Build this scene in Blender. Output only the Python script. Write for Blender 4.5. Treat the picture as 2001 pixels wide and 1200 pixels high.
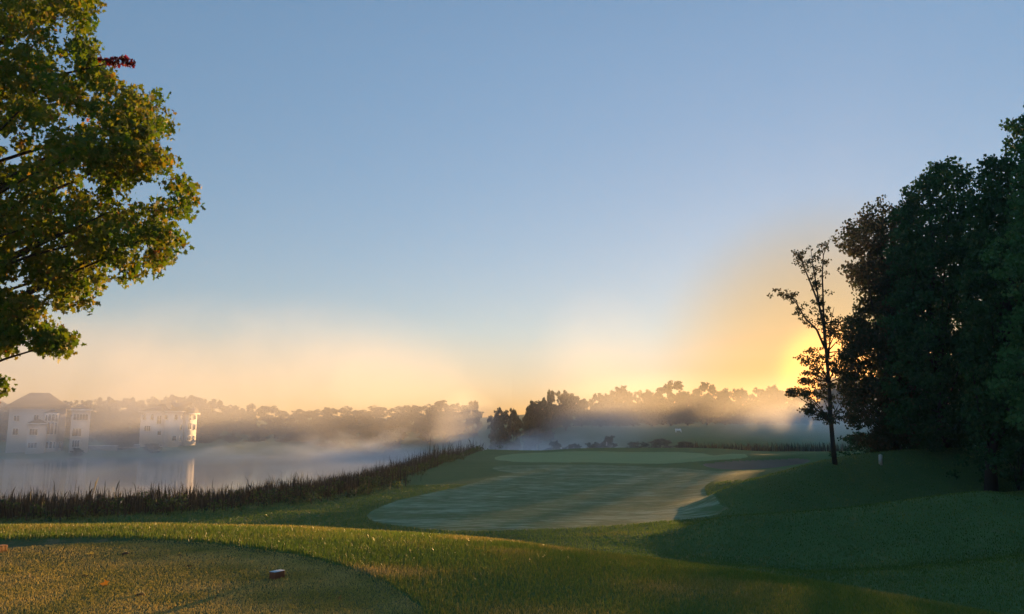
import bpy, math
import numpy as np
from mathutils import Vector

R = math.radians
rng = np.random.default_rng(7)
for _o in list(bpy.data.objects):
    bpy.data.objects.remove(_o)
SC = bpy.context.scene
COL = SC.collection

# ------------------------------------------------------------------ camera, world, sun, exposure
EYE = 1.6
PITCH = R(8.84)
FPX = 1511.0                      # focal length in photograph pixels (2001 wide)
cam_data = bpy.data.cameras.new('camera')
cam_data.sensor_width = 36.0
cam_data.lens = 36.0 * FPX / 2001.0
cam_data.clip_start = 0.05
cam_data.clip_end = 5000
cam = bpy.data.objects.new('camera', cam_data)
cam.location = (0, 0, EYE)
cam.rotation_euler = (R(90) + PITCH, 0, 0)
COL.objects.link(cam)
SC.camera = cam

SUN_EL, SUN_AZ = 3.7, 22.4        # degrees; azimuth to the right of the view axis (+Y)
SKY_STRENGTH = 0.145
EXPOSURE = 1.28
world = bpy.data.worlds.new('World')
SC.world = world
world.use_nodes = True
wn, wl = world.node_tree.nodes, world.node_tree.links
bg = wn['Background']
sky = wn.new('ShaderNodeTexSky')
sky.sky_type = 'NISHITA'
sky.sun_disc = False
sky.sun_elevation = R(SUN_EL)
sky.sun_rotation = R(SUN_AZ)
sky.altitude = 200
sky.air_density = 1.15
sky.dust_density = 0.12
sky.ozone_density = 3.0
gm = wn.new('ShaderNodeGamma'); gm.inputs[1].default_value = 0.66
wb = wn.new('ShaderNodeMix'); wb.data_type = 'RGBA'; wb.blend_type = 'MULTIPLY'; wb.inputs[0].default_value = 1.0
tcw = wn.new('ShaderNodeTexCoord'); sxw = wn.new('ShaderNodeSeparateXYZ'); wl.new(tcw.outputs['Generated'], sxw.inputs[0])
rw = wn.new('ShaderNodeValToRGB'); wl.new(sxw.outputs[2], rw.inputs[0])          # hue by height above the horizon
rw.color_ramp.elements[0].position = 0.0; rw.color_ramp.elements[0].color = (.80, .57, .62, 1)
rw.color_ramp.elements[1].position = .45; rw.color_ramp.elements[1].color = (.99, .97, 1.05, 1)
e_ = rw.color_ramp.elements.new(.12); e_.color = (.85, .85, .95, 1)
wl.new(rw.outputs[0], wb.inputs[7])
hsv = wn.new('ShaderNodeHueSaturation'); hsv.inputs['Saturation'].default_value = 1.10
hi = wn.new('ShaderNodeMapRange'); hi.interpolation_type = 'SMOOTHSTEP'          # sky above the frame brightened to lift the shaded ground
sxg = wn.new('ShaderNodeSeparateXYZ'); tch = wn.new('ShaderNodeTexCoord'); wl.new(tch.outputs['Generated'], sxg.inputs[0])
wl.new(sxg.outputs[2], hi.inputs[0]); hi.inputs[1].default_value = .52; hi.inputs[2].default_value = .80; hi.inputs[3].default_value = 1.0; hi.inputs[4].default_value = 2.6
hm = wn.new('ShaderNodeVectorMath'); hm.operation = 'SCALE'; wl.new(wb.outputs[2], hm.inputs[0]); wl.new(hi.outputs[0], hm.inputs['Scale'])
wl.new(sky.outputs[0], hsv.inputs['Color']); wl.new(hsv.outputs[0], gm.inputs[0]); wl.new(gm.outputs[0], wb.inputs[6])
dt = wn.new('ShaderNodeVectorMath'); dt.operation = 'DOT_PRODUCT'; wl.new(tcw.outputs['Generated'], dt.inputs[0])
dt.inputs[1].default_value = (math.sin(R(SUN_AZ))*math.cos(R(SUN_EL)), math.cos(R(SUN_AZ))*math.cos(R(SUN_EL)), math.sin(R(SUN_EL)))
mr = wn.new('ShaderNodeMapRange'); mr.interpolation_type = 'SMOOTHSTEP'; wl.new(dt.outputs['Value'], mr.inputs[0])
mr.inputs[1].default_value = math.cos(R(13)); mr.inputs[2].default_value = math.cos(R(1.5))
au = wn.new('ShaderNodeMix'); au.data_type = 'RGBA'; au.blend_type = 'MULTIPLY'       # warm aureole round the sun
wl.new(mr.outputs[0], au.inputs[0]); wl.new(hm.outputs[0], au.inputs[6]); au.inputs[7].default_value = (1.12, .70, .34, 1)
mc = wn.new('ShaderNodeMapRange'); mc.interpolation_type = 'SMOOTHERSTEP'; wl.new(dt.outputs['Value'], mc.inputs[0])   # tight hot core of the aureole
mc.inputs[1].default_value = math.cos(R(5.2)); mc.inputs[2].default_value = math.cos(R(.6))
co = wn.new('ShaderNodeMix'); co.data_type = 'RGBA'; co.blend_type = 'ADD'; pw = wn.new('ShaderNodeMath'); pw.operation = 'POWER'; wl.new(mc.outputs[0], pw.inputs[0]); pw.inputs[1].default_value = 3.5; wl.new(pw.outputs[0], co.inputs[0]); wl.new(au.outputs[2], co.inputs[6]); co.inputs[7].default_value = (4.5, 1.35, .04, 1)
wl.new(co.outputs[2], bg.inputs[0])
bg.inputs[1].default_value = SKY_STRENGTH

sd = bpy.data.lights.new('sun', 'SUN')
sd.energy = 5.0
sd.angle = R(0.55)
sd.color = (1.0, 0.56, 0.20)
sun = bpy.data.objects.new('sun', sd)
sdir = Vector((math.sin(R(SUN_AZ)) * math.cos(R(SUN_EL)), math.cos(R(SUN_AZ)) * math.cos(R(SUN_EL)), math.sin(R(SUN_EL))))
sun.rotation_euler = sdir.to_track_quat('Z', 'Y').to_euler()
sun.location = (0, 0, 60)
COL.objects.link(sun)

vs = SC.view_settings
vs.view_transform = 'Standard'
vs.look = 'None'
vs.exposure = EXPOSURE
vs.gamma = 1.0
vs.use_curve_mapping = False
SC.render.engine = 'CYCLES'
cy = SC.cycles
cy.use_denoising = True
cy.volume_bounces = 2
cy.max_bounces = 6
cy.diffuse_bounces = 2
cy.glossy_bounces = 2
cy.transmission_bounces = 4
cy.transparent_max_bounces = 24
cy.use_adaptive_sampling = True
cy.adaptive_threshold = 0.02
cy.volume_step_rate = 1.0
cy.volume_max_steps = 256

# ------------------------------------------------------------------ helpers
def at(px, py, dist):
    """world point seen at photograph pixel (px,py), dist metres away along +Y"""
    a = (px - 1000.5) / FPX
    b = (600 - py) / FPX
    dx, dy, dz = a, math.cos(PITCH) - b * math.sin(PITCH), math.sin(PITCH) + b * math.cos(PITCH)
    t = dist / dy
    return np.array([dx * t, dist, EYE + dz * t])

def tag(o, label=None, cat=None, group=None, kind=None):
    if label: o['label'] = label
    if cat: o['category'] = cat
    if group: o['group'] = group
    if kind: o['kind'] = kind
    return o

def empty(name, loc, rz=0.0):
    o = bpy.data.objects.new(name, None)
    o.location = [float(v) for v in loc]
    o.rotation_euler = (0, 0, rz)
    o.empty_display_size = 0.3
    COL.objects.link(o)
    return o

def mesh(name, V, F, mat, parent=None, smooth=False, tint=None, tints=None):
    """V (n,3), F (m,k) or list of polygons"""
    V = np.asarray(V, dtype=np.float32)
    me = bpy.data.meshes.new(name)
    me.vertices.add(len(V))
    me.vertices.foreach_set('co', V.ravel())
    if isinstance(F, np.ndarray):
        m, k = F.shape
        me.loops.add(m * k)
        me.loops.foreach_set('vertex_index', F.astype(np.int32).ravel())
        me.polygons.add(m)
        me.polygons.foreach_set('loop_start', np.arange(0, m * k, k, dtype=np.int32))
    else:
        fl = np.array([i for f in F for i in f], dtype=np.int32)
        ls = np.array([len(f) for f in F], dtype=np.int32)
        me.loops.add(len(fl))
        me.loops.foreach_set('vertex_index', fl)
        me.polygons.add(len(F))
        me.polygons.foreach_set('loop_start', np.concatenate([[0], np.cumsum(ls)[:-1]]).astype(np.int32))
    if smooth:
        me.polygons.foreach_set('use_smooth', np.ones(len(me.polygons), dtype=bool))
    if tint is not None:
        a = me.attributes.new('tint', 'FLOAT', 'POINT')
        a.data.foreach_set('value', np.asarray(tint, dtype=np.float32))
    if tints:
        for k_, v_ in tints.items():
            a = me.attributes.new(k_, 'FLOAT', 'POINT')
            a.data.foreach_set('value', np.asarray(v_, dtype=np.float32))
    me.update(calc_edges=True)
    me.validate()
    for m_ in (mat if isinstance(mat, (list, tuple)) else [mat]):
        me.materials.append(m_)
    o = bpy.data.objects.new(name, me)
    COL.objects.link(o)
    if parent: o.parent = parent
    return o

class MB:
    """collects boxes / prisms / tubes into one mesh"""
    def __init__(s): s.V, s.F = [], []
    def add(s, V, F):
        n = len(s.V); s.V += [tuple(map(float, v)) for v in V]; s.F += [tuple(i + n for i in f) for f in F]
    def box(s, x0, x1, y0, y1, z0, z1):
        s.add([(x0,y0,z0),(x1,y0,z0),(x1,y1,z0),(x0,y1,z0),(x0,y0,z1),(x1,y0,z1),(x1,y1,z1),(x0,y1,z1)],
              [(0,3,2,1),(4,5,6,7),(0,1,5,4),(1,2,6,5),(2,3,7,6),(3,0,4,7)])
    def prism(s, pts, z0, z1):
        n = len(pts)
        s.add([(p[0],p[1],z0) for p in pts] + [(p[0],p[1],z1) for p in pts],
              [tuple(range(n))[::-1], tuple(range(n, 2*n))] + [(i,(i+1)%n,(i+1)%n+n,i+n) for i in range(n)])
    def tube(s, pts, rad, sides=7):
        pts = [Vector(p) for p in pts]
        n = len(pts); V = []; F = []
        for i, p in enumerate(pts):
            d = (pts[min(i+1, n-1)] - pts[max(i-1, 0)]).normalized()
            u = d.cross(Vector((0.31, 0.9, 0.2))).normalized(); w = d.cross(u)
            for k in range(sides):
                a = 2*math.pi*k/sides
                q = p + (u*math.cos(a) + w*math.sin(a))*rad[i]
                V.append(tuple(q))
        for i in range(n-1):
            for k in range(sides):
                k2 = (k+1) % sides
                F.append((i*sides+k, i*sides+k2, (i+1)*sides+k2, (i+1)*sides+k))
        F.append(tuple(range(sides))[::-1]); F.append(tuple((n-1)*sides+k for k in range(sides)))
        s.add(V, F)
    def build(s, name, mat, parent=None, smooth=False):
        return mesh(name, s.V, s.F, mat, parent, smooth)

def sstep(a, b, x):
    t = np.clip((x - a) / (b - a), 0, 1)
    return t * t * (3 - 2 * t)

def hash2(ix, iy, seed):
    h = (ix * 374761393 + iy * 668265263 + seed * 1442695041) & 0xffffffff
    h = ((h ^ (h >> 13)) * 1274126177) & 0xffffffff
    return ((h ^ (h >> 16)) & 0xffff) / 65535.0

def vnoise(x, y, seed=0):
    x = np.asarray(x, dtype=np.float64); y = np.asarray(y, dtype=np.float64)
    ix = np.floor(x).astype(np.int64); iy = np.floor(y).astype(np.int64)
    fx = x - ix; fy = y - iy
    fx = fx*fx*(3-2*fx); fy = fy*fy*(3-2*fy)
    a = hash2(ix, iy, seed); b = hash2(ix+1, iy, seed); c = hash2(ix, iy+1, seed); d = hash2(ix+1, iy+1, seed)
    return (a*(1-fx)+b*fx)*(1-fy) + (c*(1-fx)+d*fx)*fy

def inside(poly, x, y):
    x = np.asarray(x); y = np.asarray(y)
    c = np.zeros(x.shape, bool); n = len(poly)
    for i in range(n):
        x0, y0 = poly[i][:2]; x1, y1 = poly[(i+1) % n][:2]
        if y0 == y1: continue
        c ^= ((y0 > y) != (y1 > y)) & (x < (x1-x0)*(y-y0)/(y1-y0)+x0)
    return c

def pdist(line, x, y, closed=False):
    d = np.full(np.shape(x), 1e9); n = len(line)
    for i in range(n if closed else n-1):
        x0, y0 = line[i][:2]; x1, y1 = line[(i+1) % n][:2]
        ex, ey = x1-x0, y1-y0
        t = np.clip(((x-x0)*ex+(y-y0)*ey)/(ex*ex+ey*ey+1e-9), 0, 1)
        d = np.minimum(d, np.hypot(x-x0-t*ex, y-y0-t*ey))
    return d

def sdf(poly, x, y):
    d = pdist(poly, x, y, True)
    return np.where(inside(poly, x, y), -d, d)

def smooth_poly(pts, n=2, closed=True):
    P = np.array(pts, dtype=float)
    for _ in range(n):
        if closed:
            Q = np.roll(P, -1, 0)
            P = np.stack([P*.75+Q*.25, P*.25+Q*.75], 1).reshape(-1, P.shape[1])
        else:
            A, B = P[:-1], P[1:]
            M = np.stack([A*.75+B*.25, A*.25+B*.75], 1).reshape(-1, P.shape[1])
            P = np.vstack([P[:1], M, P[-1:]])
    return P

# ------------------------------------------------------------------ materials
def new_mat(name):
    m = bpy.data.materials.new(name); m.use_nodes = True
    nt = m.node_tree; nt.nodes.clear()
    out = nt.nodes.new('ShaderNodeOutputMaterial')
    return m, nt, out

def N(nt, typ, **kw):
    n = nt.nodes.new(typ)
    for k, v in kw.items():
        setattr(n, k, v)
    return n

def noise_node(nt, scale, detail=4, rough=.55, vec=None, dist=0.0):
    n = N(nt, 'ShaderNodeTexNoise')
    n.inputs['Scale'].default_value = scale; n.inputs['Detail'].default_value = detail
    n.inputs['Roughness'].default_value = rough; n.inputs['Distortion'].default_value = dist
    if vec: nt.links.new(vec, n.inputs['Vector'])
    return n.outputs['Fac']

def ramp(nt, fac, stops):
    r = N(nt, 'ShaderNodeValToRGB')
    el = r.color_ramp.elements
    while len(el) > 1: el.remove(el[-1])
    el[0].position = stops[0][0]; el[0].color = (*stops[0][1], 1)
    for p, c in stops[1:]:
        e = el.new(p); e.color = (*c, 1)
    nt.links.new(fac, r.inputs[0])
    return r.outputs[0]

def mixc(nt, fac, a, b, mode='MIX'):
    m = N(nt, 'ShaderNodeMix', data_type='RGBA', blend_type=mode)
    if isinstance(fac, (int, float)): m.inputs[0].default_value = fac
    else: nt.links.new(fac, m.inputs[0])
    for i, v in ((6, a), (7, b)):
        if isinstance(v, tuple): m.inputs[i].default_value = (*v, 1)
        else: nt.links.new(v, m.inputs[i])
    return m.outputs[2]

def mathn(nt, op, a, b=None, c=None, clamp=False):
    m = N(nt, 'ShaderNodeMath', operation=op); m.use_clamp = clamp
    for i, v in enumerate((a, b, c)):
        if v is None: continue
        if isinstance(v, (int, float)): m.inputs[i].default_value = v
        else: nt.links.new(v, m.inputs[i])
    return m.outputs[0]

def maprange(nt, v, a, b, c=0.0, d=1.0, smooth=True):
    m = N(nt, 'ShaderNodeMapRange'); m.interpolation_type = 'SMOOTHSTEP' if smooth else 'LINEAR'
    nt.links.new(v, m.inputs[0])
    for i, q in enumerate((a, b, c, d)): m.inputs[i+1].default_value = q
    return m.outputs[0]

def pos(nt, scale=None):
    g = N(nt, 'ShaderNodeNewGeometry').outputs['Position']
    if scale:
        mp = N(nt, 'ShaderNodeMapping'); mp.inputs['Scale'].default_value = scale
        nt.links.new(g, mp.inputs[0]); return mp.outputs[0]
    return g

def bump(nt, h, strength, dist):
    b = N(nt, 'ShaderNodeBump'); b.inputs['Strength'].default_value = strength; b.inputs['Distance'].default_value = dist
    nt.links.new(h, b.inputs['Height']); return b.outputs[0]

def attr(nt, name):
    return N(nt, 'ShaderNodeAttribute', attribute_name=name).outputs['Fac']

def principled(nt, out, color, rough=.7, spec=.3, normal=None, sheen=0, metallic=0):
    p = N(nt, 'ShaderNodeBsdfPrincipled')
    if isinstance(color, tuple): p.inputs['Base Color'].default_value = (*color, 1)
    else: nt.links.new(color, p.inputs['Base Color'])
    if isinstance(rough, (int, float)): p.inputs['Roughness'].default_value = rough
    else: nt.links.new(rough, p.inputs['Roughness'])
    p.inputs['Specular IOR Level'].default_value = spec
    p.inputs['Metallic'].default_value = metallic
    if sheen: p.inputs['Sheen Weight'].default_value = sheen
    if normal: nt.links.new(normal, p.inputs['Normal'])
    nt.links.new(p.outputs[0], out.inputs[0])
    return p

def simple_mat(name, color, rough=.7, spec=.3, var=.15, scale=3.0, bmp=0.0):
    m, nt, out = new_mat(name)
    f = noise_node(nt, scale, 5)
    dark = tuple(c*(1-var) for c in color); lite = tuple(min(1, c*(1+var)) for c in color)
    c = ramp(nt, f, [(.3, dark), (.7, lite)])
    nrm = bump(nt, f, bmp, .02) if bmp else None
    principled(nt, out, c, rough, spec, nrm)
    return m

def leaf_mat(name, stops, trans=.45, rough=.45, spec=.4):
    """leaf: colour from the per-leaf tint; light passes through the blade"""
    m, nt, out = new_mat(name)
    c = ramp(nt, attr(nt, 'tint'), stops)
    p = principled(nt, out, c, rough, spec)
    tr = N(nt, 'ShaderNodeBsdfTranslucent')
    c2 = mixc(nt, .5, c, (1.15, 1.03, .42), 'MULTIPLY')
    hs = N(nt, 'ShaderNodeHueSaturation'); hs.inputs['Value'].default_value = 1.5; hs.inputs['Saturation'].default_value = 1.1
    nt.links.new(c2, hs.inputs['Color'])
    nt.links.new(hs.outputs[0], tr.inputs[0])
    mx = N(nt, 'ShaderNodeMixShader'); mx.inputs[0].default_value = trans
    nt.links.new(p.outputs[0], mx.inputs[1]); nt.links.new(tr.outputs[0], mx.inputs[2])
    nt.links.new(mx.outputs[0], out.inputs[0])
    return m

M = {}
def ground_mat(name, a, b, dry, dryness=.6, dew=None, dewamt=0.0, scale=1.0, fine=60.0, bmp=.6):
    m, nt, out = new_mat(name)
    P = pos(nt)
    big = noise_node(nt, .35*scale, 5, .6, P)
    c = ramp(nt, big, [(.32, a), (.68, b)])
    med = noise_node(nt, 2.2*scale, 6, .65, P)
    c = mixc(nt, maprange(nt, med, dryness-.06, dryness+.14), c, dry)
    fin = noise_node(nt, fine, 3, .7, P)
    c = mixc(nt, maprange(nt, fin, .3, .75, 0, .55), c, tuple(v*.45 for v in a))
    if dew:
        P2 = pos(nt, (.16, .42, .4))
        d1 = noise_node(nt, 1.0, 7, .68, P2, .4)
        P3 = pos(nt, (.8, 3.4, 1))
        d2 = noise_node(nt, 1.0, 5, .6, P3, .3)
        dd = mathn(nt, 'ADD', mathn(nt, 'MULTIPLY', d1, .45), mathn(nt, 'MULTIPLY', d2, .55))
        c = mixc(nt, maprange(nt, dd, .46, .62, 0, dewamt), c, dew)
    h = mathn(nt, 'ADD', fin, mathn(nt, 'MULTIPLY', noise_node(nt, fine/5, 3, .6, P), 2.0))
    principled(nt, out, c, .9, .06, bump(nt, h, bmp, .03))
    return m

M['rough'] = ground_mat('rough_grass', (.048,.092,.028), (.070,.114,.034), (.088,.105,.044), .60)
M['fairway'] = ground_mat('fairway_turf', (.058,.105,.036), (.082,.130,.044), (.110,.130,.060), .52, (.22,.28,.18), .62, fine=30)
M['green'] = ground_mat('green_turf', (.12,.19,.075), (.13,.20,.08), (.125,.19,.08), .8, fine=20, bmp=.2)
M['tee'] = ground_mat('tee_turf', (.055,.080,.028), (.090,.100,.038), (.17,.135,.065), .52, scale=1.6)
M['sand'] = simple_mat('bunker_sand', (.105,.088,.064), .9, .1, .2, 1.5, .3)
M['soil'] = simple_mat('soil', (.05,.035,.022), .95, .1, .4, 20, .5)

m, nt, out = new_mat('lake_water')
P = pos(nt, (.5, 1.0, 1))
w1 = noise_node(nt, 1.2, 4, .5, P); w2 = noise_node(nt, .12, 3, .5, P)
h = mathn(nt, 'ADD', mathn(nt, 'MULTIPLY', w1, .25), w2)
p = principled(nt, out, (.012, .018, .016), .10, .5, bump(nt, h, .16, .12))
p.inputs['IOR'].default_value = 1.33
M['water'] = m

# ------------------------------------------------------------------ terrain
WATER = -5.4
PLATEAU = smooth_poly([(-60,-40),(-60,2),(-30,9.5),(-16,11.5),(-9,12.0),(-5.2,12.1),(-2.6,11.2),(-1.2,9.8),(-.3,8.4),(.05,7.0),(.35,5.8),(.55,4.3),(.9,1.5),(1.6,-4),(4,-40)], 1)
LAKE = smooth_poly([(-200,40),(-60,42),(-36,47),(-26,49.5),(-19,55),(-16,66),(-14,84),(-12,104),(-9,124),(6,132),(40,134),(80,128),(110,140),
                    (95,168),(55,176),(25,182),(5,240),(-30,250),(-55,225),(-62,196),(-90,186),(-110,176),(-150,168),(-230,150)], 1)
RIDGES = [  # polyline, half width, heights
    ([(13.5,44),(20,50),(27,52),(36,49)], 2.8, 1.5),
    ([(15,39.5),(21,43.5),(28,45),(35,43)], 3.0, -.95),
    ([(11,29.5),(18,29),(26,29)], 3.2, -.55),
    ([(10,34),(15,34.5),(20,34)], 2.6, .90),
    ([(24,84),(33,83),(44,78)], 5.5, 1.0),
    ([(11,112),(20,118),(28,112)], 6.0, .55),
    ([(-6,112),(0,120)], 6.0, .25),
]
BUNK = None; TEE = None
def terrain(x, y):
    x = np.asarray(x, dtype=np.float64); y = np.asarray(y, dtype=np.float64)
    near = np.interp(y, [-60, 0, 10, 18, 30, 45, 70, 83, 88, 115, 122, 145], [-1.5, -1.8, -2.3, -2.75, -3.0, -2.95, -2.55, -2.35, -2.15, -1.85, -2.1, -5.2])
    near = near + 1.45*sstep(9, 27, x)*(1-sstep(55, 80, y))*sstep(-40, 20, y) + 1.2*sstep(25, 45, x)*(1-sstep(75, 105, y))
    far = np.interp(y, [120, 165, 185, 200, 215, 235, 300, 335, 600], [-5.2, -5.0, -4.4, -3.6, -3.2, -2.8, -2.4, 2.0, 9.0])
    far = far + 4.3*sstep(-.04, .07, x/np.maximum(y, 1))*sstep(172, 222, y)*(.85+.3*vnoise(x*.02+5, y*.02, 3))
    far = far + 1.1*sstep(.05, .3, x/np.maximum(y, 1))*sstep(150, 190, y)
    base = near + (far-near)*sstep(112, 160, y)
    for line, w, h in RIDGES:
        L = smooth_poly(line, 2, False)
        base = base + h*np.exp(-(pdist(L, x, y)/w)**2)
    if BUNK is not None:
        base = base - .75*sstep(.6, -1.8, sdf(BUNK, x, y))
    d = sdf(LAKE, x, y)
    bw = 7 + 12*sstep(120, 170, y)
    z = np.where(d > 0, WATER-.06 + (base-WATER+.06)*sstep(0, 1, d/bw), WATER-.06-np.minimum(1.5, -.25*d))
    p = sdf(PLATEAU, x, y)
    lip = .05*np.exp(-((p+1.2)/1.3)**2)
    top = lip + .025*(vnoise(x*.8, y*.8, 1)-.5)
    z = top + (z-top)*sstep(0, 1, p/(15+3*sstep(-.5, 4, x)*(1-sstep(8, 15, y))))
    if TEE is not None:
        near_ = (y < 14) & (y > -32)
        if np.any(near_): z = z - .034*np.where(near_, sstep(.04, -.10, sdf(TEE, x, y)), 0)
    z = z + .10*(vnoise(x*.16, y*.16, 9)-.5)*sstep(1, 10, p) + .05*(vnoise(x*.5, y*.5, 11)-.5)*sstep(1, 8, p)
    return z

def ground_at(px, py, tmin=1.0, tmax=900.0):
    a = (px-1000.5)/FPX; b = (600-py)/FPX
    dy = math.cos(PITCH)-b*math.sin(PITCH)
    t = np.geomspace(tmin, tmax, 3000)
    X = a/dy*t; Z = EYE + (math.sin(PITCH)+b*math.cos(PITCH))/dy*t
    g = terrain(X, t)
    i = int(np.argmax(Z < g)) if np.any(Z < g) else len(t)-1
    return np.array([X[i], t[i], g[i]])

def G(pts): return np.array([ground_at(*p)[:2] for p in pts])
BUNK = None
_b = G([(1366,905),(1408,902),(1500,897),(1556,893),(1596,899),(1520,910),(1440,918),(1392,913)])
BUNK = smooth_poly(_b, 2)
FAIR = smooth_poly(G([(964,932),(904,951),(824,967),(754,985),(715,1004),(722,1018),(775,1028),(862,1037),(950,1039),(1055,1035),(1160,1030),(1300,1018),(1432,998),
    (1400,986),(1380,970),(1376,946),(1440,926),(1440,921),(1332,914),(1200,909),(1055,908),(967,911),(960,918),(1016,926)]), 1)
GREEN = smooth_poly(G([(960,896),(985,888),(1055,884),(1180,883),(1300,882),(1400,888),(1470,892),(1440,899),(1368,902),(1200,904.5),(1055,904),(985,902)]), 1)
TEE = smooth_poly([(-40,-30),(-40,9.5),(-14,10.3)] + [tuple(at(px, py, 1)[:2]*(EYE/(EYE-at(px, py, 1)[2]))) for px, py in
    [(0,1064),(200,1057),(350,1061),(500,1080),(600,1097),(700,1127),(760,1152),(800,1182),(830,1200)]] + [(-.55,5.2),(-.4,3),(-.3,-30)], 1)

ang_f = np.radians(np.arange(-41, 41.001, .075))
ang_c = np.radians(np.arange(42.5, 319-1e-6, 1.5))
ang = np.concatenate([ang_f, ang_c])
rad = np.concatenate([np.geomspace(1.5, 25, 430), np.geomspace(25, 140, 640)[1:], np.geomspace(140, 600, 150)[1:]])
A, RR = np.meshgrid(ang, rad, indexing='ij')
X = RR*np.sin(A); Y = RR*np.cos(A)
Z = terrain(X, Y)
na, nr = X.shape
V = np.stack([X, Y, Z], -1).reshape(-1, 3)
V = np.vstack([V, [[0, 0, 0]]])
ia = np.arange(na); ir = np.arange(nr-1)
IA, IR = np.meshgrid(ia, ir, indexing='ij')
IA2 = (IA+1) % na
F = np.stack([IA*nr+IR, IA*nr+IR+1, IA2*nr+IR+1, IA2*nr+IR], -1).reshape(-1, 4)
C = V[F].mean(1)
cls = np.zeros(len(F), int)
for k, poly in ((1, FAIR), (2, GREEN), (3, TEE), (4, BUNK)):
    mn, mx = poly.min(0), poly.max(0)
    s = (C[:,0] > mn[0]) & (C[:,0] < mx[0]) & (C[:,1] > mn[1]) & (C[:,1] < mx[1])
    idx = np.where(s)[0]
    ins = inside(poly, C[idx,0], C[idx,1])
    cls[idx[ins]] = k
for k, nm, mt in ((0,'ground',M['rough']),(1,'fairway',M['fairway']),(2,'putting_green',M['green']),(3,'tee_box',M['tee']),(4,'bunker',M['sand'])):
    f = F[cls == k]
    used = np.unique(f)
    remap = np.zeros(len(V), int); remap[used] = np.arange(len(used))
    Vk = V[used]; fk = remap[f]
    o = mesh(nm, Vk, fk, mt, smooth=True)
    tag(o, kind='structure')
# small disc under the camera closes the sheet
cap = [(1.5*math.sin(a), 1.5*math.cos(a), float(terrain(1.5*math.sin(a), 1.5*math.cos(a)))) for a in ang[::8]]
tag(mesh('ground', cap, [tuple(range(len(cap)))[::-1]], M['tee']), kind='structure')

lk = MB(); lk.add([(-235,36,WATER),(125,36,WATER),(125,255,WATER),(-235,255,WATER)], [(0,1,2,3)])
tag(lk.build('lake', M['water']), kind='structure')

# ------------------------------------------------------------------ grass blades
M['blade'] = leaf_mat('grass_blade', [(0,(.046,.086,.024)),(.4,(.082,.128,.038)),(.75,(.17,.155,.056)),(1,(.32,.25,.14))], .55, .38, .4)
def blades(name, P, height, width, tint, mat, label, lean=.35):
    n = len(P)
    th = rng.uniform(0, 2*np.pi, n); ph = rng.uniform(0, 2*np.pi, n)
    h = height*rng.uniform(.55, 1.2, n); w = width*rng.uniform(.7, 1.3, n)
    l = np.abs(rng.normal(0, lean, n))*h
    base = np.stack([P[:,0], P[:,1], P[:,2]-.004], 1)
    u = np.stack([np.cos(th), np.sin(th), np.zeros(n)], 1)*(w/2)[:,None]
    tip = base + np.stack([np.cos(ph)*l, np.sin(ph)*l, h], 1)
    mid = base + np.stack([np.cos(ph)*l*.3, np.sin(ph)*l*.3, h*.55], 1)
    V = np.stack([base-u, base+u, mid+u*.75, tip, mid-u*.75], 1).reshape(-1, 3)
    F = (np.arange(n)*5)[:,None] + np.arange(5)[None]
    o = mesh(name, V, F, mat, tint=np.repeat(tint, 5))
    tag(o, label, 'grass', kind='stuff')
    return o

def scatter(n, az0, az1, r0, r1, power=1.0):
    a = np.radians(rng.uniform(az0, az1, n)); r = r0*(r1/r0)**(rng.uniform(0, 1, n)**power)
    x = r*np.sin(a); y = r*np.cos(a)
    return x, y, r

x, y, r = scatter(420000, -36, 36, 4.4, 17)
k = ~inside(TEE, x, y); x, y, r = x[k], y[k], r[k]
t = .25 + .5*vnoise(x*1.3, y*1.3, 21)*vnoise(x*.5, y*.5, 4)*1.6 + rng.normal(0, .14, len(x))
# the worn, pale strip beside the tee edge
pale = np.exp(-((x+1.6)/1.0)**2-((y-8.6)/.45)**2)
t = np.clip(t + pale*.75, 0, 1)
blades('rough_grass', np.stack([x, y, terrain(x, y)], 1), (.05+.010*np.exp(-(sdf(TEE, x, y)/.35)**2))*np.clip(r/9, .8, 1.3), .0055*np.clip(r/9, .8, 1.6), t, M['blade'], 'tall dewy rough grass on the bank round the tee')
x, y, r = scatter(330000, -36, 4, 4.4, 12.5)
k = inside(TEE, x, y); x, y, r = x[k], y[k], r[k]
t = np.clip(.55 + .6*(vnoise(x*2.2, y*2.2, 31)-.3) + rng.normal(0, .13, len(x)), 0, 1)
M['tee_blade'] = leaf_mat('tee_blade', [(0,(.085,.108,.034)),(.5,(.23,.205,.072)),(1,(.44,.33,.15))], .5, .5, .2)
blades('tee_grass', np.stack([x, y, terrain(x, y)], 1), .019*np.clip(r/7, .8, 1.3), .006*np.clip(r/7, .8, 1.5), t, M['tee_blade'], 'short mown grass blades of the tee', .35)
x, y, r = scatter(420000, -36, 40, 14, 60, .9)
k = ~inside(FAIR, x, y) & (terrain(x, y) > WATER+.5); x, y, r = x[k], y[k], r[k]
t = np.clip(.02 + .30*vnoise(x*.4, y*.9, 41)*vnoise(x*1.5, y*1.5, 4)*1.8 + .55*np.clip(vnoise(x*.22, y*.55, 43)-.45, 0, 1) + rng.normal(0, .1, len(x)), 0, .8)
blades('rough_grass', np.stack([x, y, terrain(x, y)], 1), .05*np.clip(r/22, .8, 1.6), .012*np.clip(r/18, .8, 2.5), t, M['blade'], 'shaded green rough grass beside the fairway')

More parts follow.
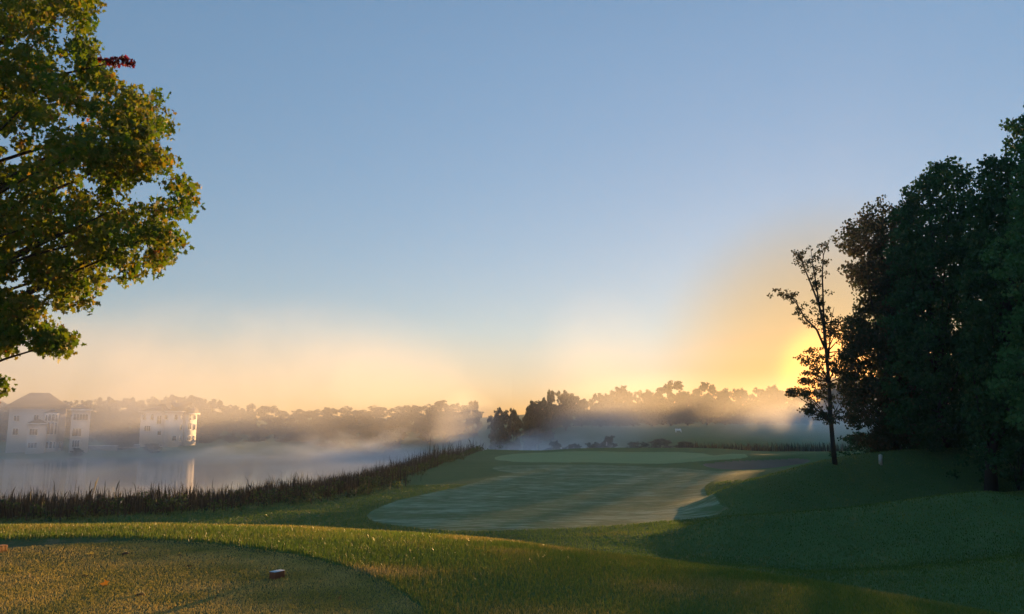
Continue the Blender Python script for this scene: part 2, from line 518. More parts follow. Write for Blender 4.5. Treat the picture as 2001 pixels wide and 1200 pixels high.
# ------------------------------------------------------------------ leaves and trees
MAPLE = np.array([(0,0),(.10,.22),(.48,.10),(.36,.36),(.55,.62),(.22,.60),(.0,1.0),(-.22,.60),(-.55,.62),(-.36,.36),(-.48,.10),(-.10,.22)])
OVAL = np.array([(0,0),(.30,.18),(.36,.55),(.12,.72),(.0,1.0),(-.30,.70),(-.22,.42),(-.36,.16)])
CLUMP = np.array([(0,0),(.35,.05),(.30,.38),(.62,.50),(.28,.66),(.20,1.0),(-.10,.74),(-.45,.85),(-.34,.48),(-.60,.22)])
def leafmesh(P, size, templ, tint, updir=.55, bend=.12):
    n = len(P); k = len(templ)
    nrm = rng.normal(0, 1, (n, 3)); nrm[:,2] = np.abs(nrm[:,2])*updir + nrm[:,2]*(1-updir)
    nrm /= np.linalg.norm(nrm, axis=1)[:,None]
    a = rng.normal(0, 1, (n, 3)); u = np.cross(nrm, a); u /= np.linalg.norm(u, axis=1)[:,None]
    w = np.cross(nrm, u)
    T = templ - np.array([0, .4])
    V = P[:,None] + (u[:,None]*T[None,:,0:1] + w[:,None]*T[None,:,1:2] - nrm[:,None]*(np.abs(T[None,:,0:1])*bend*2))*size[:,None,None]
    F = (np.arange(n)*k)[:,None] + np.arange(k)[None]
    return V.reshape(-1, 3), F, np.repeat(tint, k)

M['bark'] = simple_mat('bark', (.055,.045,.036), .9, .15, .45, 9, .7)
M['bark_dark'] = simple_mat('dark_bark', (.030,.026,.022), .9, .15, .4, 6, .6)
M['maple'] = leaf_mat('maple_leaf', [(0,(.040,.090,.014)),(.4,(.072,.115,.018)),(.68,(.125,.135,.024)),(.9,(.190,.125,.032)),(1,(.17,.07,.035))], .52, .5, .15)
M['red_leaf'] = leaf_mat('red_maple_leaf', [(0,(.06,.010,.014)),(1,(.13,.016,.018))], .5, .45, .3)
M['oak'] = leaf_mat('oak_leaf', [(0,(.014,.046,.018)),(.6,(.030,.078,.026)),(1,(.060,.080,.028))], .15, .7, .08)
M['oak_light'] = leaf_mat('light_oak_leaf', [(0,(.026,.078,.028)),(.6,(.050,.118,.038)),(1,(.080,.12,.040))], .15, .7, .08)
M['oak_brown'] = leaf_mat('browning_oak_leaf', [(0,(.018,.036,.016)),(.5,(.034,.040,.018)),(1,(.080,.045,.025))], .25, .7, .1)
M['far_leaf'] = leaf_mat('far_leaf', [(0,(.022,.036,.016)),(.6,(.036,.050,.020)),(1,(.065,.052,.024))], .12, .6, .2)
M['reed'] = leaf_mat('reed_blade', [(0,(.014,.014,.011)),(.5,(.034,.028,.019)),(.85,(.070,.066,.046)),(1,(.24,.24,.21))], .15, .5, .3)
M['shrub'] = leaf_mat('shrub_leaf', [(0,(.020,.045,.016)),(.6,(.050,.080,.024)),(1,(.10,.10,.035))], .35, .5, .3)

def poly_points(poly, n, dist, depth, dens=None, seed=3, hole=.30, hs=26.0, rag=20.0, lay=1.0):
    """n cluster centres spread through the crown whose outline is poly (photo pixels), dist metres away and 2*depth deep"""
    poly = np.array(poly, float); mn, mx = poly.min(0), poly.max(0)
    out_ = []; tries = 0
    while len(out_) < n:
        tries += 1
        if tries > 12: rag = -1.0; hole = 0.0
        x = rng.uniform(mn[0], mx[0], 4000); y = rng.uniform(mn[1], mx[1], 4000)
        ok = inside(poly, x, y) & (vnoise(x/(hs*lay), y/hs*lay, seed)*.65+vnoise(x/hs*2.3, y/hs*2.3*lay, seed+7)*.35 > hole)
        e = pdist(poly, x, y, True)
        ok &= e > rag*(vnoise(x/(hs*.8), y/(hs*.8), seed+3)-.35)*1.6
        for a_, b_, e_ in zip(x[ok], y[ok], e[ok]):
            dd = depth*min(1.0, .35 + e_/(FPX/dist*depth))
            D = dist + rng.uniform(-dd, dd)
            out_.append(at(a_, b_, 1.0)*0 + np.array([at(a_, b_, D)[0], D, at(a_, b_, D)[2]]))
            if len(out_) >= n: break
    return np.array(out_)

def clusters(P, per, rad, flat=.6):
    C = np.repeat(P, per, 0)
    d = rng.normal(0, 1, C.shape); d /= np.linalg.norm(d, axis=1)[:,None]
    q = rad*rng.uniform(0, 1, len(C))**(.5)
    C = C + d*q[:,None]*np.array([1, 1, flat])
    return C

def limbs(mb, base, top, targets, r0, r1, n_main=7):
    """trunk from base to top and limbs that bend out to the targets"""
    base = np.array(base, float); top = np.array(top, float)
    k = 9
    tr = []
    wob = rng.normal(0, .02, (k, 2))*np.linalg.norm(top-base)
    for i in range(k):
        t = i/(k-1); p_ = base*(1-t)+top*t; p_ = p_ + np.array([wob[i,0]*math.sin(math.pi*t), wob[i,1]*math.sin(math.pi*t), 0]); tr.append(p_)
    rr = [r0*(1-i/(k-1))**.8 + r1*(i/(k-1)) for i in range(k)]
    rr[0] *= 1.45
    mb.tube(tr, rr, 9)
    for tg in targets:
        tg = np.array(tg)
        f = np.clip((tg[2]-base[2])/(top[2]-base[2])*rng.uniform(.45, .8), .22, .95)
        i = int(f*(k-1)); s_ = tr[i]
        L = np.linalg.norm(tg-s_)
        mid = s_*.5+tg*.5 + np.array([0, 0, L*.10]) + rng.normal(0, L*.05, 3)
        pts = []
        for q in np.linspace(0, 1, 6):
            pts.append((1-q)**2*s_ + 2*q*(1-q)*mid + q*q*tg)
        r_ = min(rr[i]*.5, .008*L+.012)
        mb.tube(pts, [r_*(1-.85*q)+.004 for q in np.linspace(0, 1, 6)], 5)

# ---- the maple at the left
MPOLY = [(-30,-60),(200,-60),(186,30),(172,70),(200,112),(262,120),(238,150),(262,172),(300,168),(348,208),(346,262),(312,280),(345,318),(330,342),(268,350),
         (238,374),(270,388),(330,362),(382,350),(388,400),(345,432),(366,478),(352,520),(300,536),(274,548),(226,540),(188,566),(150,590),(112,602),(70,560),(30,548),(-30,560)]
MPOLY2 = [(-30,575),(40,572),(72,600),(84,632),(118,645),(152,662),(118,694),(60,690),(-30,686)]
mx_ = at(-330, 600, 15.5)
mroot = empty('maple_tree', (mx_[0], 15.5, float(terrain(mx_[0], 15.5))))
tag(mroot, 'big maple with yellowing green leaves and one red tuft, hanging in at the top left', 'tree')
MW = mroot.location
cl = poly_points(MPOLY, 1150, 15.0, 2.6, seed=5, hole=.45, hs=26, rag=24, lay=1.5)
cl2 = poly_points(MPOLY2, 170, 14.6, 1.4, seed=8, hole=.40, hs=20, rag=14, lay=1.4)
cl3 = poly_points([(-900,-300),(160,-300),(150,-40),(-20,-40),(-20,690),(-900,640)], 650, 15.5, 4.5, seed=6, hole=.25, hs=40)
cl4 = poly_points([(-30,742),(6,748),(14,760),(2,775),(-30,778)], 8, 14.6, .3, hole=0)
twigs = poly_points([(150,600),(196,560),(186,572),(160,600)], 3, 15, .2, hole=0)
allc = np.vstack([cl, cl2, cl4, twigs])
P1 = clusters(allc, 26, .25, 1.0)
P3 = clusters(cl3, 30, .42, .7)
P_ = np.vstack([P1, P3]) - np.array(MW)
red_c = np.array([at(222, 122, 14.6), at(240, 118, 14.6), at(252, 122, 14.6), at(205, 118, 14.7)])
dred = np.min(np.linalg.norm((P_+np.array(MW))[:,None,[0,2]]-red_c[None][:,:,[0,2]], axis=2), axis=1)
P_ = P_[dred > .16]
clt = np.repeat(rng.uniform(-.22, .30, len(allc)+len(cl3)), 1)
tcl = np.concatenate([np.repeat(clt[:len(allc)], 26), np.repeat(clt[len(allc):], 30)])[dred > .16]
tt = np.clip(.43 + tcl + rng.normal(0, .14, len(P_)), 0, 1)
V_, F_, T_ = leafmesh(P_, rng.uniform(.06, .135, len(P_)), MAPLE, tt, .5)
mesh('crown', V_, F_, M['maple'], mroot, tint=T_)
PR = clusters(red_c, 32, .15, .6) - np.array(MW)
V_, F_, T_ = leafmesh(PR, rng.uniform(.07, .11, len(PR)), MAPLE, rng.uniform(0, 1, len(PR)), .5)
mesh('red_leaves', V_, F_, M['red_leaf'], mroot, tint=T_)
mb = MB()
idx = rng.choice(len(cl), 70, replace=False)
tg = np.vstack([cl[idx[:34]], cl2[rng.choice(len(cl2), 9, replace=False)], cl3[rng.choice(len(cl3), 30, replace=False)], cl4[:1], red_c[:1]]) - np.array(MW)
limbs(mb, (0,0,-.1), (.4, .2, 12.5), tg, .24, .03)
mb.build('trunk', M['bark_dark'], mroot, True)

# ---- wood at the right
def crown_tree(name, label, base_px, dist, polys, n_cl, depth, leafm, per=26, crad=.60, lsize=(.13,.24), topy=None, group=None, r0=.28, seed=1, hole=.33, templ=CLUMP, tbias=0.0):
    bx = at(base_px, 900, dist)[0]
    z0 = float(terrain(bx, dist))
    root = empty(name, (bx, dist, z0))
    tag(root, label, 'tree', group)
    W = np.array([bx, dist, z0]); cs = []
    for pl in polys:
        ar = abs(sum(pl[i][0]*pl[(i+1)%len(pl)][1]-pl[(i+1)%len(pl)][0]*pl[i][1] for i in range(len(pl))))
        cs.append((pl, ar))
    tot = sum(a for _, a in cs)
    P0 = np.vstack([poly_points(pl, max(8, int(1.7*n_cl*a/tot)), dist, depth, seed=seed, hole=hole, hs=24.0*50/dist) for pl, a in cs])
    P = clusters(P0, per, crad*dist/50, .7) - W
    cp = np.repeat(rng.uniform(-.2, .3, len(P0)), per)
    V_, F_, T_ = leafmesh(P, rng.uniform(*lsize, len(P)), templ, np.clip(.4+tbias+cp+rng.normal(0, .12, len(P)), 0, 1), .5)
    mesh('crown', V_, F_, leafm, root, tint=T_)
    top = P0[np.argmax(P0[:,2])] - W
    mb = MB()
    limbs(mb, (0,0,-.1), (top[0]*.5, top[1]*.5, top[2]*.92), P0[rng.choice(len(P0), min(26, len(P0)), replace=False)]-W, r0, .04)
    mb.build('trunk', M['bark_dark'], root, True)
    return root

WG = 'trees of the dark wood on the right'
crown_tree('oak_tree', 'dark oak at the left edge of the right-hand wood, just behind the slender tree', 1755, 56,
    [[(1630,480),(1634,452),(1672,432),(1688,402),(1730,388),(1752,402),(1800,400),(1810,640),(1800,870),(1730,890),(1690,870),(1660,850),(1645,800),(1640,740),(1650,640),(1668,590),(1648,560),(1642,530),(1672,505),(1650,492)]],
    640, 4.2, M['oak_brown'], group=WG, seed=11)
crown_tree('oak_tree', 'tall rounded dark oak rising behind the pale post in the right-hand wood', 1842, 52,
    [[(1738,402),(1772,372),(1800,350),(1822,318),(1858,312),(1890,330),(1912,372),(1920,560),(1915,868),(1800,880),(1740,860),(1720,700),(1735,520)]],
    760, 4.5, M['oak'], group=WG, seed=12)
crown_tree('oak_tree', 'dense dark tree under the high notch near the right edge of the photo', 1930, 45,
    [[(1888,356),(1920,318),(1950,290),(1968,262),(1966,240),(2000,232),(2060,220),(2100,400),(2080,880),(1940,880),(1890,860),(1880,600)]],
    700, 4.5, M['oak'], group=WG, seed=13)
crown_tree('oak_tree', 'near leafy tree cut by the right edge of the photo, lighter green than its neighbours', 2090, 36,
    [[(1990,232),(2003,214),(2040,150),(2160,60),(2330,100),(2400,380),(2360,860),(2100,890),(1985,850),(1935,760),(1965,640),(1960,560),(1915,500),(1972,440),(1985,330),(2001,260)]],
    900, 4.0, M['oak_light'], per=24, group=WG, seed=14, lsize=(.10,.19))
crown_tree('oak_tree', 'dark tree standing deep in the right-hand wood behind the rounded oak', 1800, 64,
    [[(1700,560),(1760,470),(1860,440),(1960,460),(1990,700),(1960,880),(1720,880),(1680,740)]],
    620, 4.5, M['oak'], group=WG, seed=15)
crown_tree('oak_tree', 'dark tree standing deep in the right-hand wood near the right edge', 1985, 58,
    [[(1890,420),(1960,360),(2080,330),(2180,420),(2200,880),(1900,880),(1870,700)]],
    620, 4.5, M['oak'], group=WG, seed=16)
# the part of the wood beyond the frame that shades the lawn
for bx_, d_, s_ in ((2260,44,21),(2500,34,22),(2900,30,23),(3500,25,24)):
    crown_tree('oak_tree', '%s dark tree beyond the right edge of the photo, counted outward from the edge' % ['first','second','third','fourth'][s_-21], bx_, d_,
        [[(bx_-230,400),(bx_-120,180),(bx_+60,100),(bx_+240,240),(bx_+280,600),(bx_+200,880),(bx_-180,880),(bx_-250,640)]],
        380, 5.0, M['oak'], per=18, lsize=(.2,.36), group='trees beyond the right edge', seed=s_)
# low growth under the wood: single bushes
for i, (px_, d_, w_, h_) in enumerate([(1690,68,2.4,2.6),(1745,60,2.6,2.4),(1805,58,3.2,2.6),(1870,55,3.2,2.8),(1930,50,3.0,2.6),(1985,46,3.2,2.8),(2040,41,3.2,2.8)]):
    bx = at(px_, 900, d_)[0]; z0 = float(terrain(bx, d_))
    rt = empty('bush', (bx, d_, z0))
    tag(rt, 'dark undergrowth bush at the foot of the right-hand wood', 'bush', 'undergrowth bushes of the right-hand wood')
    c0 = np.stack([rng.normal(0, w_*.42, 60), rng.normal(0, w_*.4, 60), rng.uniform(.1, 1, 60)**.8*h_], 1)
    P = clusters(c0, 30, .5)
    P[:,2] = np.abs(P[:,2])
    V_, F_, T_ = leafmesh(P, rng.uniform(.10, .2, len(P)), CLUMP, np.clip(rng.normal(.3, .2, len(P)), 0, 1))
    mesh('crown', V_, F_, M['oak'], rt, tint=T_)
    mb = MB()
    for q in range(6):
        a_ = rng.uniform(0, 6.28); mb.tube([(0,0,-.05),(.3*math.cos(a_),.3*math.sin(a_),h_*.4),(.7*math.cos(a_),.7*math.sin(a_),h_*.8)], [.04,.025,.01], 5)
    mb.build('stems', M['bark_dark'], rt, True)

# ---- the slender two-stemmed tree in front of the sun
SD = 64.0
sb = ground_at(1632, 907, 20, 200)
SD = float(sb[1])
troot = empty('slender_tree', sb)
tag(troot, 'slender sparse tree with a long side branch, standing alone in front of the low sun', 'tree')
SW = np.array(sb)
def S(pts): return [at(px_, py_, SD + rng.uniform(-.25, .25)) - SW for px_, py_ in pts]
mb = MB()
stems = {
 'main': ([(1632,908),(1628,870),(1624,824),(1620,747),(1615,690),(1609,632),(1600,594),(1582,548),(1570,520),(1560,492)], .16, .02),
 'right': ([(1615,688),(1612,650),(1609,605),(1607,537),(1609,500),(1615,477)], .09, .015),
 'side': ([(1612,680),(1596,644),(1573,621),(1556,592),(1546,580),(1526,571)], .08, .012),
 'mid': ([(1601,596),(1594,550),(1588,515),(1584,482)], .06, .012),
 'shoot': ([(1619,700),(1621,674),(1623,632),(1630,600)], .06, .012),
 'twig1': ([(1609,500),(1606,484),(1603,476)], .02, .006),
 'fork': ([(1584,482),(1580,478)], .02, .006),
}
pp = {}
for k_, (pts, ra, rb) in stems.items():
    q = S(pts); pp[k_] = q
    if k_ != 'main': q[0] = q[0]*1.0
    mb.tube(q, [ra*(1-i/(len(q)-1))+rb*(i/(len(q)-1)) for i in range(len(q))], 7)
tuft = [(1575,705,14),(1590,692,14),(1600,712,16),(1585,728,12),(1640,700,18),(1655,690,14),(1565,765,12),(1548,768,8),(1580,772,12),(1600,760,16),(1590,796,14),(1605,812,12),
        (1640,640,18),(1652,655,16),(1655,630,12),(1632,655,12),(1645,760,20),(1655,740,16),(1630,730,16),(1610,780,18),(1640,790,20),(1625,820,14),(1652,812,16),(1575,805,8),(1600,745,14),(1620,705,14),(1635,720,12),(1572,745,8),(1660,780,16)]
lc = []; lr = []
def strew(key, i0, n, off):
    q = pp[key]
    for _ in range(n):
        i = rng.uniform(i0, len(q)-1); a_ = int(i) if i < len(q)-1 else len(q)-2
        p_ = q[a_]*(1-(i-a_))+q[a_+1]*(i-a_)
        lc.append(p_ + rng.normal(0, off, 3)*np.array([1, 1, .8])); lr.append(.22)
strew('main', 4.5, 40, .20); strew('side', 1.0, 36, .20); strew('mid', 0, 22, .18); strew('right', 1.2, 22, .22); strew('right', 1.0, 10, .5); strew('shoot', 1, 18, .3)
lc = np.array(lc)
P = clusters(lc, 17, .24, .8)
tc = []
for (a_, b_, r_) in tuft:
    for _ in range(9):
        D = SD + rng.uniform(-2.0, 2.0)
        an = rng.uniform(0, 6.28); rr_ = r_*rng.uniform(0, 1)**.5
        tc.append(at(a_+rr_*math.cos(an)*1.2, b_+rr_*math.sin(an)*.7, D)-SW)
    m1 = at(a_, b_, SD+rng.uniform(-1, 1))-SW
    i = np.argmin([abs(q[2]-(m1[2]-.8)) for q in pp['main']]); s_ = pp['main'][i]
    mb.tube([s_, s_*.5+m1*.5+np.array([0,0,.1]), m1], [.05,.03,.01], 5)
P2 = clusters(np.array(tc), 22, .34, .55)
P = np.vstack([P, P2])
V_, F_, T_ = leafmesh(P, rng.uniform(.09, .165, len(P)), OVAL, np.clip(rng.normal(.45, .2, len(P)), 0, 1))
mesh('crown', V_, F_, M['oak_brown'], troot, tint=T_)
mb.build('trunk', M['bark_dark'], troot, True)

# ---- far trees: six crowns, copied with their own size and turn
def far_proto(i):
    nb = 34
    c0 = []
    for _ in range(nb+rng.integers(0, 8)):
        a_ = rng.uniform(0, 6.28); q = rng.uniform(0, 1)**.5
        h_ = rng.uniform(.10, .90)
        w_ = .34*max(.12, 1-abs((h_-.48)/.52)**(2.2+.25*i))**.6
        c0.append((w_*q*math.cos(a_), w_*q*math.sin(a_), h_))
    c0 = np.array(c0)
    c1 = clusters(c0, 10, .13, .8)
    P = clusters(c1, 30, .05, .8)
    P[:,2] = np.clip(P[:,2], .05, 1.05)
    V_, F_, T_ = leafmesh(P, rng.uniform(.018, .036, len(P)), CLUMP, np.clip(rng.normal(.4, .22, len(P)), 0, 1))
    mb = MB()
    limbs(mb, (0,0,0), (0,0,.85), c0[:8], .022, .004)
    root = empty('far_tree', (0,0,0))
    mesh('crown', V_, F_, M['far_leaf'], root, tint=T_)
    mb.build('trunk', M['bark_dark'], root, True)
    return root
PROTO = [far_proto(i) for i in range(7)]
used = [False]*7
def place_far(px_, topy, d_, wpx, label, group, pi=None, name='far_tree', cat='tree'):
    i = int(rng.integers(0, 7)) if pi is None else pi
    top = at(px_, topy, d_)
    z0 = float(terrain(top[0], d_)); H = top[2]-z0
    if used[i]:
        r_ = PROTO[i].copy(); COL.objects.link(r_)
        for ch in PROTO[i].children:
            c = ch.copy(); COL.objects.link(c); c.parent = r_
    else:
        r_ = PROTO[i]; used[i] = True
    w_ = wpx*d_/FPX/.74
    r_.name = name
    r_.location = (top[0], d_, z0-.05); r_.scale = (w_, w_, H); r_.rotation_euler = (0, 0, rng.uniform(0, 6.28))
    for k_ in ('label', 'category', 'group'):
        if k_ in r_: del r_[k_]
    tag(r_, label, cat, group)
    return r_

def seg(px_):
    if px_ < 200: return 'hazy tree of the far wood behind the big hip-roofed house', 'far trees behind the big house'
    if px_ < 420: return 'hazy tree of the far wood behind the smaller sunlit house', 'far trees behind the sunlit house'
    if px_ < 690: return 'misty tree of the far wood across the widest stretch of the lake', 'far trees across the lake'
    if px_ < 900: return 'misty tree of the far wood left of the bright gap in the tree line', 'far trees left of the gap'
    if px_ < 1150: return 'grey tree of the tall clump right of the bright gap in the tree line', 'far trees right of the gap'
    if px_ < 1400: return 'tree of the far wood in orange mist above the putting green', 'far trees above the green'
    return 'tree of the far wood in the orange glow under the sun', 'far trees under the sun'

PROF = [(-60,776),(-20,780),(20,784),(60,783),(110,784),(150,781),(182,779),(215,772),(255,776),(290,779),(318,776),(342,771),(380,772),(420,778),(460,785),(500,787),(540,792),(585,794),
        (620,799),(660,793),(700,797),(735,790),(785,787),(825,789),(862,781),(892,786)]
for (a_, b_) in PROF:
    l, g = seg(a_)
    place_far(a_, b_ + (3 if 690 < a_ < 800 else 0), (262 if a_ < 440 else 345 if 690 < a_ < 800 else 300) + rng.uniform(-8, 8), rng.uniform(48, 66), l, g)
for a_ in range(-40, 900, 38):                       # lower trees in front
    l, g = seg(a_)
    if 0 < a_ < 180 or 425 < a_ < 610: continue
    b_ = np.interp(a_, [q[0] for q in PROF], [q[1] for q in PROF]) + rng.uniform(14, 30)
    place_far(a_+rng.uniform(-8, 8), b_, (238 if a_ < 440 else 262) + rng.uniform(-8, 4), rng.uniform(44, 62), l, g)
place_far(925, 782, 300, 34, 'small rounded tree standing alone in the bright misty gap of the tree line', None, 2)
place_far(975, 786, 212, 44, 'leafy pale-rimmed tree at the right side of the bright gap', None, 3)
place_far(1003, 796, 216, 34, 'smaller leafy tree tucked between the gap tree and the tall dark clump', None, 4)
PROF2 = [(1035,790,230,34),(1052,777,232,40),(1076,760,236,26),(1105,759,240,38),(1135,771,250,40),(1170,767,262,48),(1205,752,270,60),(1235,766,272,38),(1268,758,272,50),(1310,742,276,56),
         (1338,756,280,40),(1370,745,280,42),(1395,750,282,32),(1422,756,285,44),(1450,758,285,40),(1482,750,285,48),(1512,752,285,44),(1540,757,285,48),(1574,764,285,40),(1618,731,285,50),(1660,728,285,55),(1710,726,285,60),(1770,726,285,60),(1830,726,285,64),(1895,726,285,66)]  # hidden crowns at the right end made taller to shade the lawn
for a_, b_, d_, w_ in PROF2:
    l, g = seg(a_); place_far(a_, b_, d_, w_, l, g)
for a_ in range(1040, 1780, 34):
    l, g = seg(a_)
    b_ = np.interp(a_, [q[0] for q in PROF2], [q[1] for q in PROF2]) + rng.uniform(18, 40)
    place_far(a_+rng.uniform(-8, 8), b_, 248 + rng.uniform(-6, 10), rng.uniform(40, 60), l, g)
# shrubs on the far shore
for a_, b_, d_, w_ in [(225,852,205,30),(262,848,208,26),(300,866,196,34),(560,842,236,52),(600,836,240,46),(640,846,236,50),(678,842,238,44),(720,838,242,50),(765,845,238,40),(1085,861,186,38),(1120,866,186,34),(1190,850,190,30),(1165,862,186,40),(1245,862,186,46),(1290,856,190,52),(1340,862,188,44),(450,850,232,44),(500,846,234,44),(400,852,226,40)]:
    place_far(a_, b_, d_, w_, 'misty shrub on the far shore of the lake left of the gap' if a_ < 900 else 'misty shrub on the slope just beyond the putting green', 'shrubs on the far shore, left' if a_ < 900 else 'shrubs beyond the green', name='far_shrub', cat='shrub')
for a_, b_, d_, w_ in [(150,874,185,22),(255,838,206,30),(240,862,198,40)]:
    place_far(a_, b_, d_, w_, 'dim shrub in front of the foot of the big hip-roofed house', 'shrubs by the big house', name='far_shrub', cat='shrub')

ORD = ['first','second','third','fourth','fifth','sixth','seventh','eighth','ninth','tenth','eleventh','twelfth','thirteenth','fourteenth','fifteenth','sixteenth','seventeenth','eighteenth','nineteenth','twentieth']
def ordinals():
    rows = {}
    for o in bpy.data.objects:
        g_ = o.get('group')
        if o.parent is None and g_ and (o.name.startswith('far_') or o.name.startswith('bush')):
            back = 'shrub' in o.name or o.name.startswith('bush') or (o.location.y > (255 if o.location.x < -75 else 280 if o.location.x < 0 else 0))
            rows.setdefault((g_, back), []).append(o)
    for (g_, back), L_ in rows.items():
        L_.sort(key=lambda o: o.location.x/o.location.y)
        for i, o in enumerate(L_):
            k_ = ORD[i] if i < len(ORD) else 'last' if i == len(L_)-1 else 'last but one' if i == len(L_)-2 else 'last but two'
            kind = 'shrub' if 'shrub' in o.name else 'bush' if o.name.startswith('bush') else 'crown'
            where = g_.replace('far trees ', '').replace('undergrowth bushes of', 'at the foot of').replace('shrubs ', '').replace(', left', ' of the lake')
            o['label'] = ('%s %s from the left, %s' % (k_, {'crown': 'misty tree crown', 'shrub': 'misty shrub', 'bush': 'dark bush'}[kind], where)) if back else ('%s low tree from the left in the front row %s' % (k_, where))
ordinals()

# ------------------------------------------------------------------ reeds and shoreline shrubs
def shore_band(n, s0, s1, o0, o1):
    """points along the near shore between the given pixels-free arc positions, o metres landward"""
    line = np.array([(-48,44.2),(-36,47),(-26,49.8),(-19.8,55),(-16.5,66),(-14.3,84),(-12.2,104),(-9.5,122),(-2,130)])
    L = smooth_poly(line, 2, False)
    seg_ = np.diff(L, axis=0); ln = np.hypot(seg_[:,0], seg_[:,1]); cum = np.concatenate([[0], np.cumsum(ln)])
    s = rng.uniform(s0, s1, n)*cum[-1]
    i = np.clip(np.searchsorted(cum, s)-1, 0, len(seg_)-1)
    t = (s-cum[i])/ln[i]
    p = L[i]+seg_[i]*t[:,None]
    nn = np.stack([seg_[i,1], -seg_[i,0]], 1)/ln[i][:,None]     # landward (right of the walk)
    o = rng.uniform(o0, o1, n)
    j = rng.normal(0, 1.1, (2, n))
    return p[:,0]+nn[:,0]*o+j[0], p[:,1]+nn[:,1]*o+j[1], s/cum[-1], o
def reed_blades(name, x, y, h, w, tint, label, lean=.12):
    n = len(x); z = np.maximum(terrain(x, y), WATER-.1)
    th = rng.uniform(0, 2*np.pi, n); ph = rng.uniform(0, 2*np.pi, n)
    l = np.abs(rng.normal(0, lean, n))*h
    base = np.stack([x, y, z-.05], 1)
    u = np.stack([np.cos(th), np.sin(th), np.zeros(n)], 1)*(w/2)[:,None]
    d = np.stack([np.cos(ph), np.sin(ph), np.zeros(n)], 1)*l[:,None]
    m1 = base + d*.2; m1[:,2] += h*.5
    m2 = base + d*.6; m2[:,2] += h*.85
    tip = base + d*1.2; tip[:,2] += h
    V = np.stack([base-u, base+u, m1+u, m2+u*.7, tip, m2-u*.7, m1-u], 1).reshape(-1, 3)
    F = (np.arange(n)*7)[:,None]+np.arange(7)[None]
    o_ = mesh(name, V, F, M['reed'], tint=np.repeat(tint, 7))
    tag(o_, label, 'reeds', kind='stuff'); return o_
x, y, s, o_ = shore_band(190000, 0, 1, -3.0, 9.5)
k = (rng.uniform(0,1,len(x)) < np.clip(vnoise(x*.30, y*.30, 77)*2.4-.25+.5*vnoise(x*1.1,y*1.1,79), .10, 1)) & (o_ < np.interp(s, [0, .30, .42, .55, 1], [9.5, 9.0, 5.0, 4.5, 3.5])) & (vnoise(x*1.6, y*1.6, 78)+rng.uniform(-.2,.2,len(x)) > .25)
x, y, s, o_ = x[k], y[k], s[k], o_[k]
h = rng.uniform(1.0, 2.3, len(x))*np.where(rng.uniform(0,1,len(x)) < .05, 1.35, 1.0)*(.62+.5*vnoise(x*.25, y*.25, 70)+.28*vnoise(x*1.1, y*1.1, 71))*np.interp(s, [0, .3, .42, .55, .75, .9, 1], [.80, .80, .94, 1.2, 1.0, .72, .5])*np.clip(1-.075*np.maximum(o_-2, 0), .3, 1)
reed_blades('reeds', x, y, h, rng.uniform(.02, .055, len(x)), np.clip(rng.beta(1.6, 3.0, len(x))+.25*(h > 1.7), 0, 1), 'tall dry brown reeds along the near shore of the lake')
x = rng.uniform(26, 52, 2600); y = rng.uniform(120, 128, 2600)
reed_blades('reeds', x, y, rng.uniform(.8, 1.9, 2600), rng.uniform(.04, .09, 2600), rng.uniform(0, .6, 2600), 'dark reeds behind the right end of the putting green')
# weedy low bank between the reeds and the mown grass
x, y, s, o_ = shore_band(5200, .12, .93, 2.4, 10.5)
k = (rng.uniform(0, 1, len(x)) < np.interp(s, [.1, .3, .5, .8, .93], [.12, .6, 1, .8, .3])) & (np.abs(o_-np.interp(s, [0, .30, .42, .55, 1], [9.5, 9.0, 5.2, 4.7, 3.7])) < 1.3); x, y, s, o_ = x[k], y[k], s[k], o_[k]
C0 = np.stack([x, y, terrain(x, y)+rng.uniform(.02, .75, len(x))*(.5+.8*vnoise(x*.5, y*.5, 90))], 1)
P = clusters(C0, 26, .42, .7)
V_, F_, T_ = leafmesh(P, rng.uniform(.07, .16, len(P)), CLUMP, np.clip(rng.normal(.42, .26, len(P))+.2*(vnoise(P[:,0]*.4, P[:,1]*.4, 5)-.5), 0, 1))
tag(mesh('bank_weeds', V_, F_, M['shrub'], tint=T_), 'low leafy weeds between the reeds and the mown grass', 'weeds', kind='stuff')

exec_after = True
# ------------------------------------------------------------------ houses
M['stucco'] = simple_mat('pale_siding', (.62,.56,.50), .8, .2, .06, .8)
M['stucco2'] = simple_mat('white_siding', (.72,.66,.60), .8, .2, .05, .8)
M['trim'] = simple_mat('white_trim', (.78,.75,.70), .6, .3, .04, 1)
M['roof'] = simple_mat('roof_shingle', (.10,.082,.070), .9, .2, .25, 1.5, .3)
m, nt, out = new_mat('window_glass')
principled(nt, out, (.03,.035,.04), .06, .6)
M['glass'] = m
M['stone'] = simple_mat('retaining_stone', (.30,.27,.23), .9, .2, .3, 2.0, .5)
M['wood_deck'] = simple_mat('deck_wood', (.28,.20,.13), .8, .2, .2, 2.0, .2)

